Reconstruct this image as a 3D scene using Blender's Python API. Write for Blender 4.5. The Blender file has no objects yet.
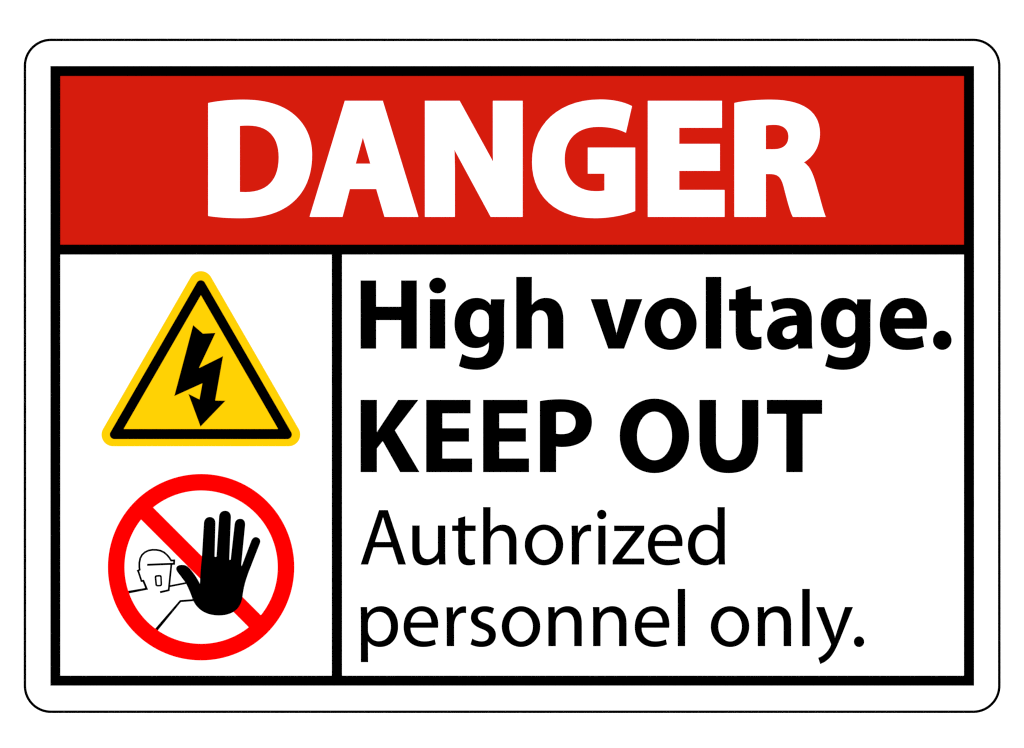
import bpy, math

scene = bpy.context.scene

# ------------------------------------------------------------------ scale
S = 0.356 / 976.0            # metres for one unit of the traced artwork (a 356 mm wide sign)
CX, CY = 512.0, 374.0        # artwork point that lies at the world origin
T = 0.0010                   # thickness of the sign board (m)
FILM = 0.00010               # thickness of one film layer
BOLD = 0.28                  # print gain: how much bolder the print is than the traced mid-line


def W(p):
    return ((p[0] - CX) * S, (CY - p[1]) * S)


# ------------------------------------------------------------------ camera
cam_data = bpy.data.cameras.new('camera')
cam = bpy.data.objects.new('camera', cam_data)
scene.collection.objects.link(cam)
cam_data.lens = 100.0
cam_data.sensor_width = 36.0
cam.location = (0.0, 0.0, T + 1024.0 * S * 100.0 / 36.0)
cam_data.clip_start = 0.01
cam_data.clip_end = 50.0
scene.camera = cam

# ------------------------------------------------------------------ world, lamp, exposure
world = bpy.data.worlds.new('World')
scene.world = world
world.use_nodes = True
bg = world.node_tree.nodes['Background']
bg.inputs['Color'].default_value = (1, 1, 1, 1)
bg.inputs['Strength'].default_value = 0.08
world.cycles.sampling_method = 'NONE'

lamp_data = bpy.data.lights.new('softbox', 'AREA')
lamp_data.shape = 'DISK'
lamp_data.size = 0.5
lamp_data.energy = 204.0
lamp = bpy.data.objects.new('softbox', lamp_data)
lamp.location = (0.0, 0.0, 4.0)
scene.collection.objects.link(lamp)

scene.render.dither_intensity = 0.0
scene.cycles.filter_width = 1.2             # crisp lens
scene.cycles.use_denoising = False
scene.cycles.use_adaptive_sampling = False   # clean print edges
vs = scene.view_settings
scene.display_settings.display_device = 'sRGB'
vs.view_transform = 'Standard'
vs.look = 'None'
vs.exposure = 0.0
vs.gamma = 1.0
vs.use_curve_mapping = False


# ------------------------------------------------------------------ materials
def material(name, rgb, rough=0.9, spec=0.0):
    m = bpy.data.materials.new(name)
    m.use_nodes = True
    nt = m.node_tree
    b = nt.nodes['Principled BSDF']
    b.inputs['Base Color'].default_value = (*rgb, 1)
    b.inputs['Specular IOR Level'].default_value = spec
    noise = nt.nodes.new('ShaderNodeTexNoise')
    noise.inputs['Scale'].default_value = 900.0
    ramp = nt.nodes.new('ShaderNodeMapRange')
    ramp.inputs['To Min'].default_value = rough - 0.06
    ramp.inputs['To Max'].default_value = rough + 0.06
    nt.links.new(noise.outputs['Fac'], ramp.inputs['Value'])
    nt.links.new(ramp.outputs['Result'], b.inputs['Roughness'])
    return m


M_PAPER = material('white_paper', (0.85, 0.85, 0.85))
M_BOARD = material('white_board', (0.85, 0.85, 0.85))
M_WHITE = material('white_film', (0.85, 0.85, 0.85))
M_BLACK = material('black_film', (0.0, 0.0, 0.0))
M_RED = material('header_red_film', (0.494, 0.0083, 0.0030))
M_SIGNAL = material('signal_red_film', (0.80, 0.0, 0.0))
M_YELLOW = material('yellow_film', (0.80, 0.473, 0.0008))


# ------------------------------------------------------------------ outline helpers
def flatten(path, ox, oy, k, n=14):
    """'M x y L x y C ... Z' -> list of closed point lists in artwork units."""
    tok = path.replace(',', ' ').split()
    out, cur, i, cmd = [], [], 0, None
    P = lambda x, y: (ox + float(x) / k, oy + float(y) / k)
    while i < len(tok):
        if tok[i] in 'MLCZ':
            cmd = tok[i]
            i += 1
            if cmd == 'Z':
                out.append(cur)
                cur = []
                continue
        if cmd == 'M':
            cur = [P(tok[i], tok[i + 1])]
            i += 2
            cmd = 'L'
        elif cmd == 'L':
            cur.append(P(tok[i], tok[i + 1]))
            i += 2
        elif cmd == 'C':
            a = cur[-1]
            b, c, d = (P(tok[i + 2 * q], tok[i + 2 * q + 1]) for q in range(3))
            i += 6
            for s in range(1, n + 1):
                t = s / n
                u = 1 - t
                cur.append(tuple(u ** 3 * a[j] + 3 * u * u * t * b[j] + 3 * u * t * t * c[j] + t ** 3 * d[j]
                                 for j in (0, 1)))
    if cur:
        out.append(cur)
    clean = []
    for c in out:
        r = []
        for p in c:
            if not r or abs(p[0] - r[-1][0]) + abs(p[1] - r[-1][1]) > 0.02:
                r.append(p)
        if abs(r[0][0] - r[-1][0]) + abs(r[0][1] - r[-1][1]) < 0.02:
            r.pop()
        clean.append(r)
    return clean


def oval(x0, x1, y0, y1, q=0.0):
    """path of an oval between the given extremes; q > 0 makes it squarer."""
    cx, cy, rx, ry = (x0 + x1) / 2, (y0 + y1) / 2, (x1 - x0) / 2, (y1 - y0) / 2
    h = 0.5523 + q
    return (f'M {cx} {y0} C {cx + h * rx} {y0} {x1} {cy - h * ry} {x1} {cy} '
            f'C {x1} {cy + h * ry} {cx + h * rx} {y1} {cx} {y1} '
            f'C {cx - h * rx} {y1} {x0} {cy + h * ry} {x0} {cy} '
            f'C {x0} {cy - h * ry} {cx - h * rx} {y0} {cx} {y0} Z ')


def box(x0, y0, x1, y1):
    return f'M {x0} {y0} L {x1} {y0} L {x1} {y1} L {x0} {y1} Z '


def rect(x0, y0, x1, y1):
    return [(x0, y0), (x1, y0), (x1, y1), (x0, y1)]


def arc(cx, cy, r, a0, a1, n):
    return [(cx + r * math.cos(math.radians(a0 + (a1 - a0) * i / n)),
             cy + r * math.sin(math.radians(a0 + (a1 - a0) * i / n))) for i in range(n + 1)]


def round_rect(x0, y0, x1, y1, r, n=24):
    return (arc(x1 - r, y0 + r, r, -90, 0, n) + arc(x1 - r, y1 - r, r, 0, 90, n) +
            arc(x0 + r, y1 - r, r, 90, 180, n) + arc(x0 + r, y0 + r, r, 180, 270, n))


def round_triangle(cx, half, base, r, n=18):
    """equilateral triangle pointing up; 'half' and 'base' describe its sharp form."""
    s3 = math.sqrt(3.0)
    apex = base - half * s3
    if r <= 0:
        return [(cx, apex), (cx + half, base), (cx - half, base)]
    return (arc(cx, apex + 2 * r, r, 210, 330, n) +
            arc(cx + half - s3 * r, base - r, r, -30, 90, n) +
            arc(cx - half + s3 * r, base - r, r, 90, 210, n))


def stroke(pts):
    """[(x, y, width)] -> closed ribbon with mitred joins."""
    n = len(pts)
    L, R = [], []
    for i, (x, y, w) in enumerate(pts):
        dirs = []
        for a, b in ((i - 1, i), (i, i + 1)):
            if a >= 0 and b < n:
                dx, dy = pts[b][0] - pts[a][0], pts[b][1] - pts[a][1]
                l = math.hypot(dx, dy)
                dirs.append((dx / l, dy / l))
        if len(dirs) == 1:
            nx, ny, m = -dirs[0][1], dirs[0][0], 1.0
        else:
            nx, ny = -(dirs[0][1] + dirs[1][1]), dirs[0][0] + dirs[1][0]
            l = math.hypot(nx, ny) or 1.0
            nx, ny = nx / l, ny / l
            m = 1.0 / max(0.5, nx * -dirs[0][1] + ny * dirs[0][0])
        h = w / 2 * m
        L.append((x + nx * h, y + ny * h))
        R.append((x - nx * h, y - ny * h))
    return L + R[::-1]


def area(o):
    return 0.5 * sum(o[i - 1][0] * o[i][1] - o[i][0] * o[i - 1][1] for i in range(len(o)))


def inside(p, o):
    r = False
    for i in range(len(o)):
        a, b = o[i - 1], o[i]
        if (a[1] > p[1]) != (b[1] > p[1]) and p[0] < (b[0] - a[0]) * (p[1] - a[1]) / (b[1] - a[1]) + a[0]:
            r = not r
    return r


def grow(outlines, d):
    """make a printed shape d units bolder (or thinner) all round; inner outlines close up by d."""
    if not d:
        return outlines
    res = []
    for o in outlines:
        depth = sum(inside(o[0], q) for q in outlines if q is not o)
        s = (1 if area(o) > 0 else -1) * (-1 if depth % 2 else 1) * d
        new, n = [], len(o)
        for i in range(n):
            a, p, b = o[i - 1], o[i], o[(i + 1) % n]
            l1 = math.hypot(p[0] - a[0], p[1] - a[1])
            l2 = math.hypot(b[0] - p[0], b[1] - p[1])
            n1 = ((p[1] - a[1]) / l1, -(p[0] - a[0]) / l1)
            n2 = ((b[1] - p[1]) / l2, -(b[0] - p[0]) / l2)
            k = max(0.35, 1 + n1[0] * n2[0] + n1[1] * n2[1])
            new.append((p[0] + s * (n1[0] + n2[0]) / k, p[1] + s * (n1[1] + n2[1]) / k))
        res.append(new)
    return res


# ------------------------------------------------------------------ mesh from outlines
def solid_mesh(name, groups, z0, z1, mat):
    """each group of outlines is filled (inner ones become holes) and given thickness z0..z1."""
    verts, faces = [], []
    for outlines in groups:
        cu = bpy.data.curves.new('trace', 'CURVE')
        cu.dimensions = '2D'
        cu.fill_mode = 'BOTH'
        cu.extrude = 1.0
        for o in outlines:
            sp = cu.splines.new('POLY')
            sp.points.add(len(o) - 1)
            for q, p in zip(sp.points, o):
                q.co = (p[0] - CX, CY - p[1], 0, 1)     # artwork units: keeps the fill precise
            sp.use_cyclic_u = True
        ob = bpy.data.objects.new('trace', cu)
        me = bpy.data.meshes.new_from_object(ob)
        base = len(verts)
        for v in me.vertices:
            verts.append((v.co.x * S, v.co.y * S, z1 if v.co.z > 0 else z0))
        for f in me.polygons:
            faces.append([base + i for i in f.vertices])
        bpy.data.objects.remove(ob)
        bpy.data.curves.remove(cu)
        bpy.data.meshes.remove(me)
    me = bpy.data.meshes.new(name)
    me.from_pydata(verts, [], faces)
    me.materials.append(mat)
    me.update()
    return me


def part(name, groups, level, mat, parent, label=None, bottom=None, top=None, bold=BOLD):
    """a film layer: level 0 is the board's face, each level one film higher."""
    groups = [grow(g, bold) for g in groups]
    z1 = T + FILM * (level + 1) if top is None else top
    z0 = T + FILM * (level - 0.3) if bottom is None else bottom
    ob = bpy.data.objects.new(name, solid_mesh(name, groups, z0, z1, mat))
    scene.collection.objects.link(ob)
    ob.parent = parent
    if label:
        ob['label'] = label
    return ob


# ------------------------------------------------------------------ setting: the white surface
def make_surface():
    import bmesh
    bm = bmesh.new()
    bmesh.ops.create_cube(bm, size=1.0)
    for v in bm.verts:
        v.co.x *= 8.0
        v.co.y *= 8.0
        v.co.z = v.co.z * 0.03 - 0.015
    me = bpy.data.meshes.new('table_surface')
    bm.to_mesh(me)
    bm.free()
    me.materials.append(M_PAPER)
    ob = bpy.data.objects.new('table_surface', me)
    scene.collection.objects.link(ob)
    ob['kind'] = 'structure'


make_surface()

# ------------------------------------------------------------------ the sign
sign = bpy.data.objects.new('danger_sign', None)
sign.empty_display_size = 0.05
scene.collection.objects.link(sign)
sign['label'] = 'white high voltage danger sign with red header, warning symbols and thin black rounded edge'
sign['category'] = 'sign'

OUT = (23.95, 38.90, 1000.25, 712.75)
edge_outer = round_rect(*OUT, 27.0)
edge_inner = round_rect(OUT[0] + 1.95, OUT[1] + 1.95, OUT[2] - 1.95, OUT[3] - 1.95, 25.05)
part('board', [[edge_outer]], 0, M_BOARD, sign, bottom=0.0, top=T, bold=0.40)
part('edge_line', [[edge_outer, edge_inner]], 0, M_BLACK, sign, 'thin black line following the rounded edge', bold=0.40)
part('frame', [[rect(50.7, 66.3, 973.8, 685.4),
                rect(60.15, 75.9, 964.1, 244.85),
                rect(60.15, 254.4, 332.0, 675.85),
                rect(341.9, 254.4, 964.1, 675.85)]], 1, M_BLACK, sign,
     'black rectangular frame with one horizontal and one vertical divider')
header = part('header_panel', [[rect(59.4, 75.2, 964.9, 245.6)]], 0, M_RED, sign, 'red band across the top')

# ------------------------------------------------------------------ glyph outlines, traced on enlarged artwork
K5 = 748 / 140.0             # enlargement of the DANGER tracings
DANGER = [
    (200, 90, 'M 43 69 C 95 58 160 51 232 51 C 350 51 440 78 502 130 C 566 184 600 258 600 346 '
              'C 600 456 564 546 490 606 C 424 660 330 686 215 686 C 150 686 95 682 43 674 Z '
              'M 214 193 C 228 191 243 191 260 191 C 364 191 420 252 420 360 C 420 484 356 545 242 545 L 214 544 Z'),
    (300, 90, 'M 239 57 L 443 57 L 634 679 L 451 679 L 407 530 L 267 530 L 228 679 L 50 679 Z '
              'M 336 254 L 375 393 L 299 393 Z'),
    (415, 90, 'M 52 57 L 239 57 L 417 383 L 415 330 L 415 57 L 576 57 L 576 679 L 404 679 L 211 320 L 214 420 '
              'L 214 679 L 52 679 Z'),
    (515, 90, 'M 626 86 L 593 230 C 550 208 502 198 445 198 C 332 198 266 264 266 370 C 266 476 332 540 430 540 '
              'C 450 540 465 539 477 536 L 477 448 L 388 448 L 388 307 L 643 307 L 643 647 '
              'C 590 669 508 686 425 686 C 218 686 90 566 90 385 C 90 182 236 50 455 50 C 532 50 588 66 626 86 Z'),
    (630, 90, 'M 94 57 L 492 57 L 492 203 L 264 203 L 264 287 L 481 287 L 481 433 L 264 433 L 264 533 L 506 533 '
              'L 506 679 L 94 679 Z'),
    (710, 90, 'M 129 69 C 180 57 250 51 325 51 C 500 51 588 118 588 232 C 588 305 550 358 503 387 '
              'C 548 417 560 482 584 563 C 596 605 608 655 620 679 L 442 679 C 428 655 411 590 392 515 '
              'C 378 463 360 450 318 450 L 299 450 L 299 679 L 129 679 Z '
              'M 299 191 C 311 188 326 187 342 187 C 390 187 418 210 418 250 C 418 293 388 316 340 316 L 299 316 Z'),
]

# bold face
b_g = ('M 568 115 L 676 115 C 673 145 672 175 672 215 L 672 455 C 672 605 588 678 455 678 C 402 678 350 667 312 648 '
       'L 338 553 C 370 571 410 583 455 583 C 518 583 552 547 552 478 L 552 455 C 530 487 490 504 443 504 '
       'C 347 504 277 425 277 312 C 277 185 352 104 452 104 C 506 104 542 126 565 163 Z '
       'M 480 196 C 430 196 400 240 400 308 C 400 375 432 417 480 417 C 522 417 552 388 552 345 L 552 268 '
       'C 552 225 520 196 480 196 Z')
HIGH_VOLTAGE = [
    (350, 268, 'M 86 101 L 208 101 L 208 311 L 410 311 L 410 101 L 533 101 L 533 644 L 410 644 L 410 416 L 208 416 '
               'L 208 644 L 86 644 Z'),
    (350, 268, oval(635, 767, 78, 202) + box(640, 250, 761, 644)),
    (420, 285, b_g),
    (470, 268, 'M 371 72 L 494 72 L 494 299 C 518 263 558 240 608 240 C 692 240 746 298 746 412 L 746 644 L 624 644 '
               'L 624 422 C 624 370 600 338 560 338 C 520 338 494 370 494 402 L 494 644 L 371 644 Z'),
    (590, 268, 'M 7 250 L 137 250 L 186 428 C 198 470 206 500 212 533 C 219 500 227 470 239 428 L 288 250 L 417 250 '
               'L 272 644 L 147 644 Z'),
    (590, 268, oval(438, 852, 239, 655) + oval(565, 727, 326, 568)),
    (680, 268, box(207, 72, 329, 644)),
    (680, 268, 'M 566 144 L 566 250 L 655 250 L 655 341 L 566 341 L 566 480 C 566 532 582 553 620 553 '
               'C 633 553 643 552 651 550 L 651 640 C 634 648 606 655 572 655 C 490 655 446 606 446 505 L 446 341 '
               'L 393 341 L 393 250 L 446 250 L 446 177 Z'),
    (770, 285, 'M 8 138 C 50 117 105 104 155 104 C 278 104 334 170 334 280 L 334 415 C 334 455 335 485 339 508 '
               'L 228 508 L 222 469 C 195 500 155 518 105 518 C 30 518 -23 465 -23 398 C -23 300 65 245 213 245 '
               'C 208 205 185 187 135 187 C 95 187 58 199 30 217 Z '
               'M 216 320 C 135 323 99 347 99 383 C 99 415 121 432 150 432 C 188 432 216 402 216 365 Z'),
    (786.25, 285, b_g),
    (840, 268, 'M 690 486 L 436 486 C 444 538 485 563 545 563 C 588 563 625 556 657 544 L 671 630 '
               'C 630 647 588 655 530 655 C 398 655 319 577 319 452 C 319 325 398 240 515 240 '
               'C 638 240 695 325 695 432 C 695 455 693 474 690 486 Z '
               'M 435 402 L 580 402 C 580 357 556 321 512 321 C 468 321 440 357 435 402 Z'),
    (840, 268, oval(745, 891, 502, 654)),
]
b_E = ('M 611 80 L 963 80 L 963 186 L 738 186 L 738 307 L 951 307 L 951 412 L 738 412 L 738 549 L 976 549 L 976 656 '
       'L 611 656 Z')
KEEP_OUT = [
    (350, 390, 'M 86 80 L 214 80 L 214 335 L 219 335 C 226 322 235 309 243 297 L 386 80 L 545 80 L 358 323 L 554 656 '
               'L 402 656 L 262 407 L 214 467 L 214 656 L 86 656 Z'),
    (350, 390, b_E),
    (406.9, 390, b_E),
    (520, 390, 'M 160 90 C 205 80 265 75 325 75 C 490 75 574 142 574 255 C 574 388 475 455 335 455 '
               'C 316 455 301 453 288 450 L 288 656 L 160 656 Z '
               'M 288 178 C 300 175 320 174 340 174 C 408 174 446 206 446 260 C 446 320 406 354 335 354 '
               'C 314 354 299 353 288 350 Z'),
    (610, 390, oval(79, 632, 70, 664, .012) + oval(215, 497, 172, 563, .008)),
    (700, 390, 'M -3 80 L 127 80 L 127 408 C 127 512 168 562 230 562 C 296 562 337 512 337 408 L 337 80 L 466 80 '
               'L 466 400 C 466 580 382 664 228 664 C 78 664 -3 580 -3 400 Z'),
    (700, 390, 'M 536 80 L 976 80 L 976 190 L 820 190 L 820 656 L 691 656 L 691 190 L 536 190 Z'),
]
# regular face
r_e = ('M 497 448 L 277 448 C 278 525 326 559 388 559 C 425 559 450 552 471 543 L 480 581 C 460 591 425 602 378 602 '
       'C 283 602 224 538 224 443 C 224 345 280 277 368 277 C 466 277 499 358 499 422 C 499 434 498 442 497 448 Z '
       'M 278 408 L 446 408 C 446 372 430 317 364 317 C 306 317 281 370 278 408 Z')
r_o = oval(567, 873, 277, 602) + oval(625, 816, 319, 560)
r_r = ('M 173 286 L 223 286 L 226 348 C 240 305 274 278 312 278 C 318 278 323 279 328 280 L 328 331 '
       'C 322 330 316 329 309 329 C 264 329 232 368 232 432 L 232 595 L 175 595 L 175 390 C 175 350 174 318 173 286 Z')
r_n = ('M 264 217 L 314 217 L 317 268 C 335 235 372 210 420 210 C 472 210 531 242 531 345 L 531 528 L 473 528 '
       'L 473 350 C 473 300 454 258 402 258 C 360 258 323 292 323 342 L 323 528 L 266 528 L 266 300 '
       'C 266 265 265 242 264 217 Z')
AUTHORIZED = [
    (354, 500, 'M 201 82 L 270 82 L 414 515 L 354 515 L 310 378 L 155 378 L 112 515 L 55 515 Z '
               'M 166 337 L 207 215 C 217 184 225 158 232 130 C 240 158 247 184 257 215 L 299 337 Z'),
    (354, 500, 'M 467 205 L 524 205 L 524 385 C 524 440 545 474 592 474 C 630 474 664 442 672 408 L 672 205 L 729 205 '
               'L 729 430 C 729 465 730 490 732 515 L 681 515 L 679 466 C 660 495 625 522 572 522 '
               'C 512 522 467 487 467 385 Z'),
    (354, 500, 'M 889 131 L 889 205 L 972 205 L 972 247 L 889 247 L 889 415 C 889 455 903 476 935 476 '
               'C 948 476 958 475 966 472 L 969 514 C 957 519 940 522 918 522 C 862 522 834 490 834 415 L 834 247 '
               'L 786 247 L 786 205 L 834 205 L 834 147 Z'),
    (454, 490, 'M 234 138 L 291 138 L 291 335 C 312 300 350 278 390 278 C 450 278 499 317 499 412 L 499 595 L 442 595 '
               'L 442 417 C 442 360 418 326 370 326 C 325 326 291 362 291 405 L 291 595 L 234 595 Z'),
    (454, 490, r_o),
    (550, 490, r_r),
    (550, 490, oval(378, 450, 159, 233) + box(387, 286, 443, 595)),
    (550, 490, 'M 514 286 L 753 286 L 753 320 L 603 514 C 593 526 584 538 575 549 L 753 549 L 753 595 L 502 595 '
               'L 502 562 L 654 363 C 664 351 673 340 683 328 L 514 328 Z'),
    (620, 490, r_e),
    (620, 490, 'M 781 138 L 837 138 L 837 518 C 837 545 838 572 840 595 L 790 595 L 788 540 C 770 577 730 602 680 602 '
               'C 602 602 544 538 544 445 C 544 340 608 277 686 277 C 733 277 766 298 781 322 Z '
               'M 781 405 C 781 355 745 321 697 321 C 638 321 602 372 602 442 C 602 508 636 557 695 557 '
               'C 735 557 769 532 779 487 C 781 480 781 472 781 465 Z'),
]
DY = 580 - 490 - 67 / 8.0     # from the first small line to the second
PERSONNEL = [
    (350, 580, 'M 86 217 L 136 217 L 139 270 C 163 232 200 210 250 210 C 325 210 384 272 384 370 '
               'C 384 480 315 535 240 535 C 198 535 163 517 144 488 L 144 656 L 88 656 L 88 320 C 88 280 87 248 86 217 Z '
               'M 143 400 C 143 408 144 416 146 424 C 156 465 190 491 230 491 C 290 491 328 443 328 371 '
               'C 328 306 293 254 232 254 C 192 254 155 282 145 325 C 144 333 143 340 143 346 Z'),
    (350 + 206 / 8 - 0.0, 490 + DY, r_e),
    (350 + 600 / 8, 490 + DY, r_r),
    (450, 580, 'M 352 227 L 338 271 C 325 263 303 253 275 253 C 242 253 223 272 223 295 C 223 320 242 332 282 347 '
               'C 338 368 366 395 366 440 C 366 497 322 535 252 535 C 218 535 187 527 165 514 L 179 470 '
               'C 198 482 225 492 252 492 C 292 492 311 472 311 446 C 311 420 295 406 253 390 '
               'C 198 370 168 340 168 302 C 168 250 210 210 278 210 C 310 210 335 218 352 227 Z'),
    (450 - 152 / 8, 490 + DY, r_o),
    (450 + (788 - 266) / 8, 580, r_n),
    (560, 580, r_n),
    (560 + (599 - 224) / 8, 490 + DY, r_e),
    (560, 580, box(943, 72, 1000, 528)),
    (660 - (567 - 407) / 8, 490 + DY, r_o),
    (660 + (782 - 265) / 8, 580, r_n),
    (760, 580, box(339, 72, 397, 528)),
    (760, 580, 'M 450 217 L 513 217 L 585 413 C 591 430 596 448 600 465 C 605 448 611 430 616 413 L 681 217 L 742 217 '
               'L 652 440 C 610 545 580 608 535 641 C 517 656 500 664 482 670 L 467 623 C 482 618 498 610 513 597 '
               'C 532 582 556 554 567 524 C 570 517 570 513 567 506 Z'),
    (760, 580, oval(752, 832, 452, 535)),
]


def lettering(glyphs, k, level, mat, parent, label, bold=BOLD):
    groups = []
    for ox, oy, path in glyphs:
        groups.append(flatten(path, ox, oy, k))
    return part('lettering', groups, level, mat, parent, label, bold=bold)


lettering(DANGER, K5, 1, M_WHITE, header, 'heavy white lettering reading DANGER', -0.25)
lettering(HIGH_VOLTAGE, 8.0, 0, M_BLACK, sign, 'bold black lettering reading High voltage.')
lettering(KEEP_OUT, 8.0, 0, M_BLACK, sign, 'bold black capitals reading KEEP OUT')
lettering(AUTHORIZED, 8.0, 0, M_BLACK, sign, 'thin black lettering reading Authorized')
lettering(PERSONNEL, 8.0, 0, M_BLACK, sign, 'thin black lettering reading personnel only.')

# ------------------------------------------------------------------ yellow triangle
tri = part('warning_triangle', [[round_triangle(200.9, 107.6, 446.15, 11.5)]], 0, M_YELLOW, sign,
           'yellow triangle with rounded corners')
part('triangle_border', [[round_triangle(200.9, 94.0, 438.9, 4.4), round_triangle(200.9, 77.6, 429.2, 0)]], 1,
     M_BLACK, tri, 'black border inside the yellow triangle')
part('lightning_bolt', [flatten('M 204 95 L 263 146 L 338 142 L 237 358 L 385 285 L 337 556 L 399 557 L 249 712 '
                                'L 176 516 L 243 550 L 262 447 L 90 525 Z', 160, 310, 6.128)], 1, M_BLACK, tri,
     'black zigzag arrow pointing down')

# ------------------------------------------------------------------ red no-entry symbol
PX, PY = 201.15, 567.15
ring = part('prohibition_ring', [[arc(PX, PY, 93.0, 0, 360, 128)[:-1], arc(PX, PY, 76.8, 0, 360, 128)[:-1]]], 2,
            M_SIGNAL, sign, 'red ring of the no entry symbol', bottom=T + 0.7 * FILM)
dd, hh = 80.5 / math.sqrt(2), 8.35 / math.sqrt(2)
QX, QY = 201.0, 567.4
part('diagonal_bar', [[[(QX - dd + hh, QY - dd - hh), (QX + dd + hh, QY + dd - hh),
                        (QX + dd - hh, QY + dd + hh), (QX - dd - hh, QY - dd + hh)]]], 0, M_SIGNAL, ring,
     'red diagonal bar across the ring')


def figure(path_pts, ox, oy, k):
    return [stroke([(ox + x / k, oy + y / k, w / k) for x, y, w in path_pts])]


F = 12.4625
G = 9.97
head = [(100, 651, 28), (332, 608, 21), (291, 508, 20), (268, 511, 18), (231, 398, 18), (223, 383, 18),
        (246, 370, 18), (241, 340, 18), (241, 285, 18), (252, 228, 18), (275, 185, 18), (310, 153, 18), (355, 131, 18),
        (405, 122, 18), (455, 123, 18), (505, 133, 18), (550, 155, 18), (588, 188, 18), (616, 222, 18), (638, 256, 18),
        (676, 254, 18), (674, 296, 20), (342, 309, 20)]
visor = [(641, 297, 18), (607, 626, 19), (502, 650, 21)]
arm_top = [(612, 577, 18), (850, 531, 18)]
slot_outer = 'M 462 439 L 492 437 C 510 437 518 446 519 462 L 523 549 C 523 566 515 575 498 576 L 472 577 ' \
             'C 453 577 443 568 442 551 L 434 466 C 434 450 443 440 462 439 Z'
slot_inner = 'M 464 456 L 491 454 C 499 454 503 458 504 465 L 507 549 C 507 557 503 561 497 561 L 473 562 ' \
             'C 465 562 460 558 459 551 L 451 468 C 451 460 456 456 464 456 Z'
arm_low = [(398, 612, 27), (652, 310, 16), (800, 299, 16)]
worker = [figure(head, 120, 540, F), figure(visor, 120, 540, F), figure(arm_top, 120, 540, F),
          flatten(slot_outer + ' ' + slot_inner, 120, 540, F), figure(arm_low, 115, 570, G)]
part('worker_outline', worker, 0, M_BLACK, ring,
     'thin line drawing of a worker in helmet and face visor stretching out an arm', bold=0.33)
part('stop_hand', [flatten(
    'M 216 510 C 218 440 223 395 228 345 L 240 142 C 242 118 256 105 274 105 C 294 105 308 118 308 142 L 303 346 '
    'C 305 350 314 351 317 347 L 333 104 C 334 80 348 67 368 67 C 389 67 403 80 403 106 L 393 365 C 396 369 401 369 404 365 '
    'L 428 150 C 430 128 443 116 461 116 C 480 116 492 130 490 154 L 466 400 C 467 404 471 405 473 401 '
    'L 530 250 C 538 232 549 226 562 229 C 577 233 586 245 582 261 L 520 420 C 498 475 482 525 474 590 '
    'C 466 665 415 706 330 706 C 245 706 193 662 172 610 C 160 575 148 545 128 506 L 76 437 '
    'C 62 415 76 399 100 399 C 118 398 128 401 140 411 C 165 434 190 468 210 508 L 213 516 Z',
    165, 500, 6.127)], 3, M_BLACK, ring, 'black raised hand with spread fingers', bottom=T - 0.3 * FILM)
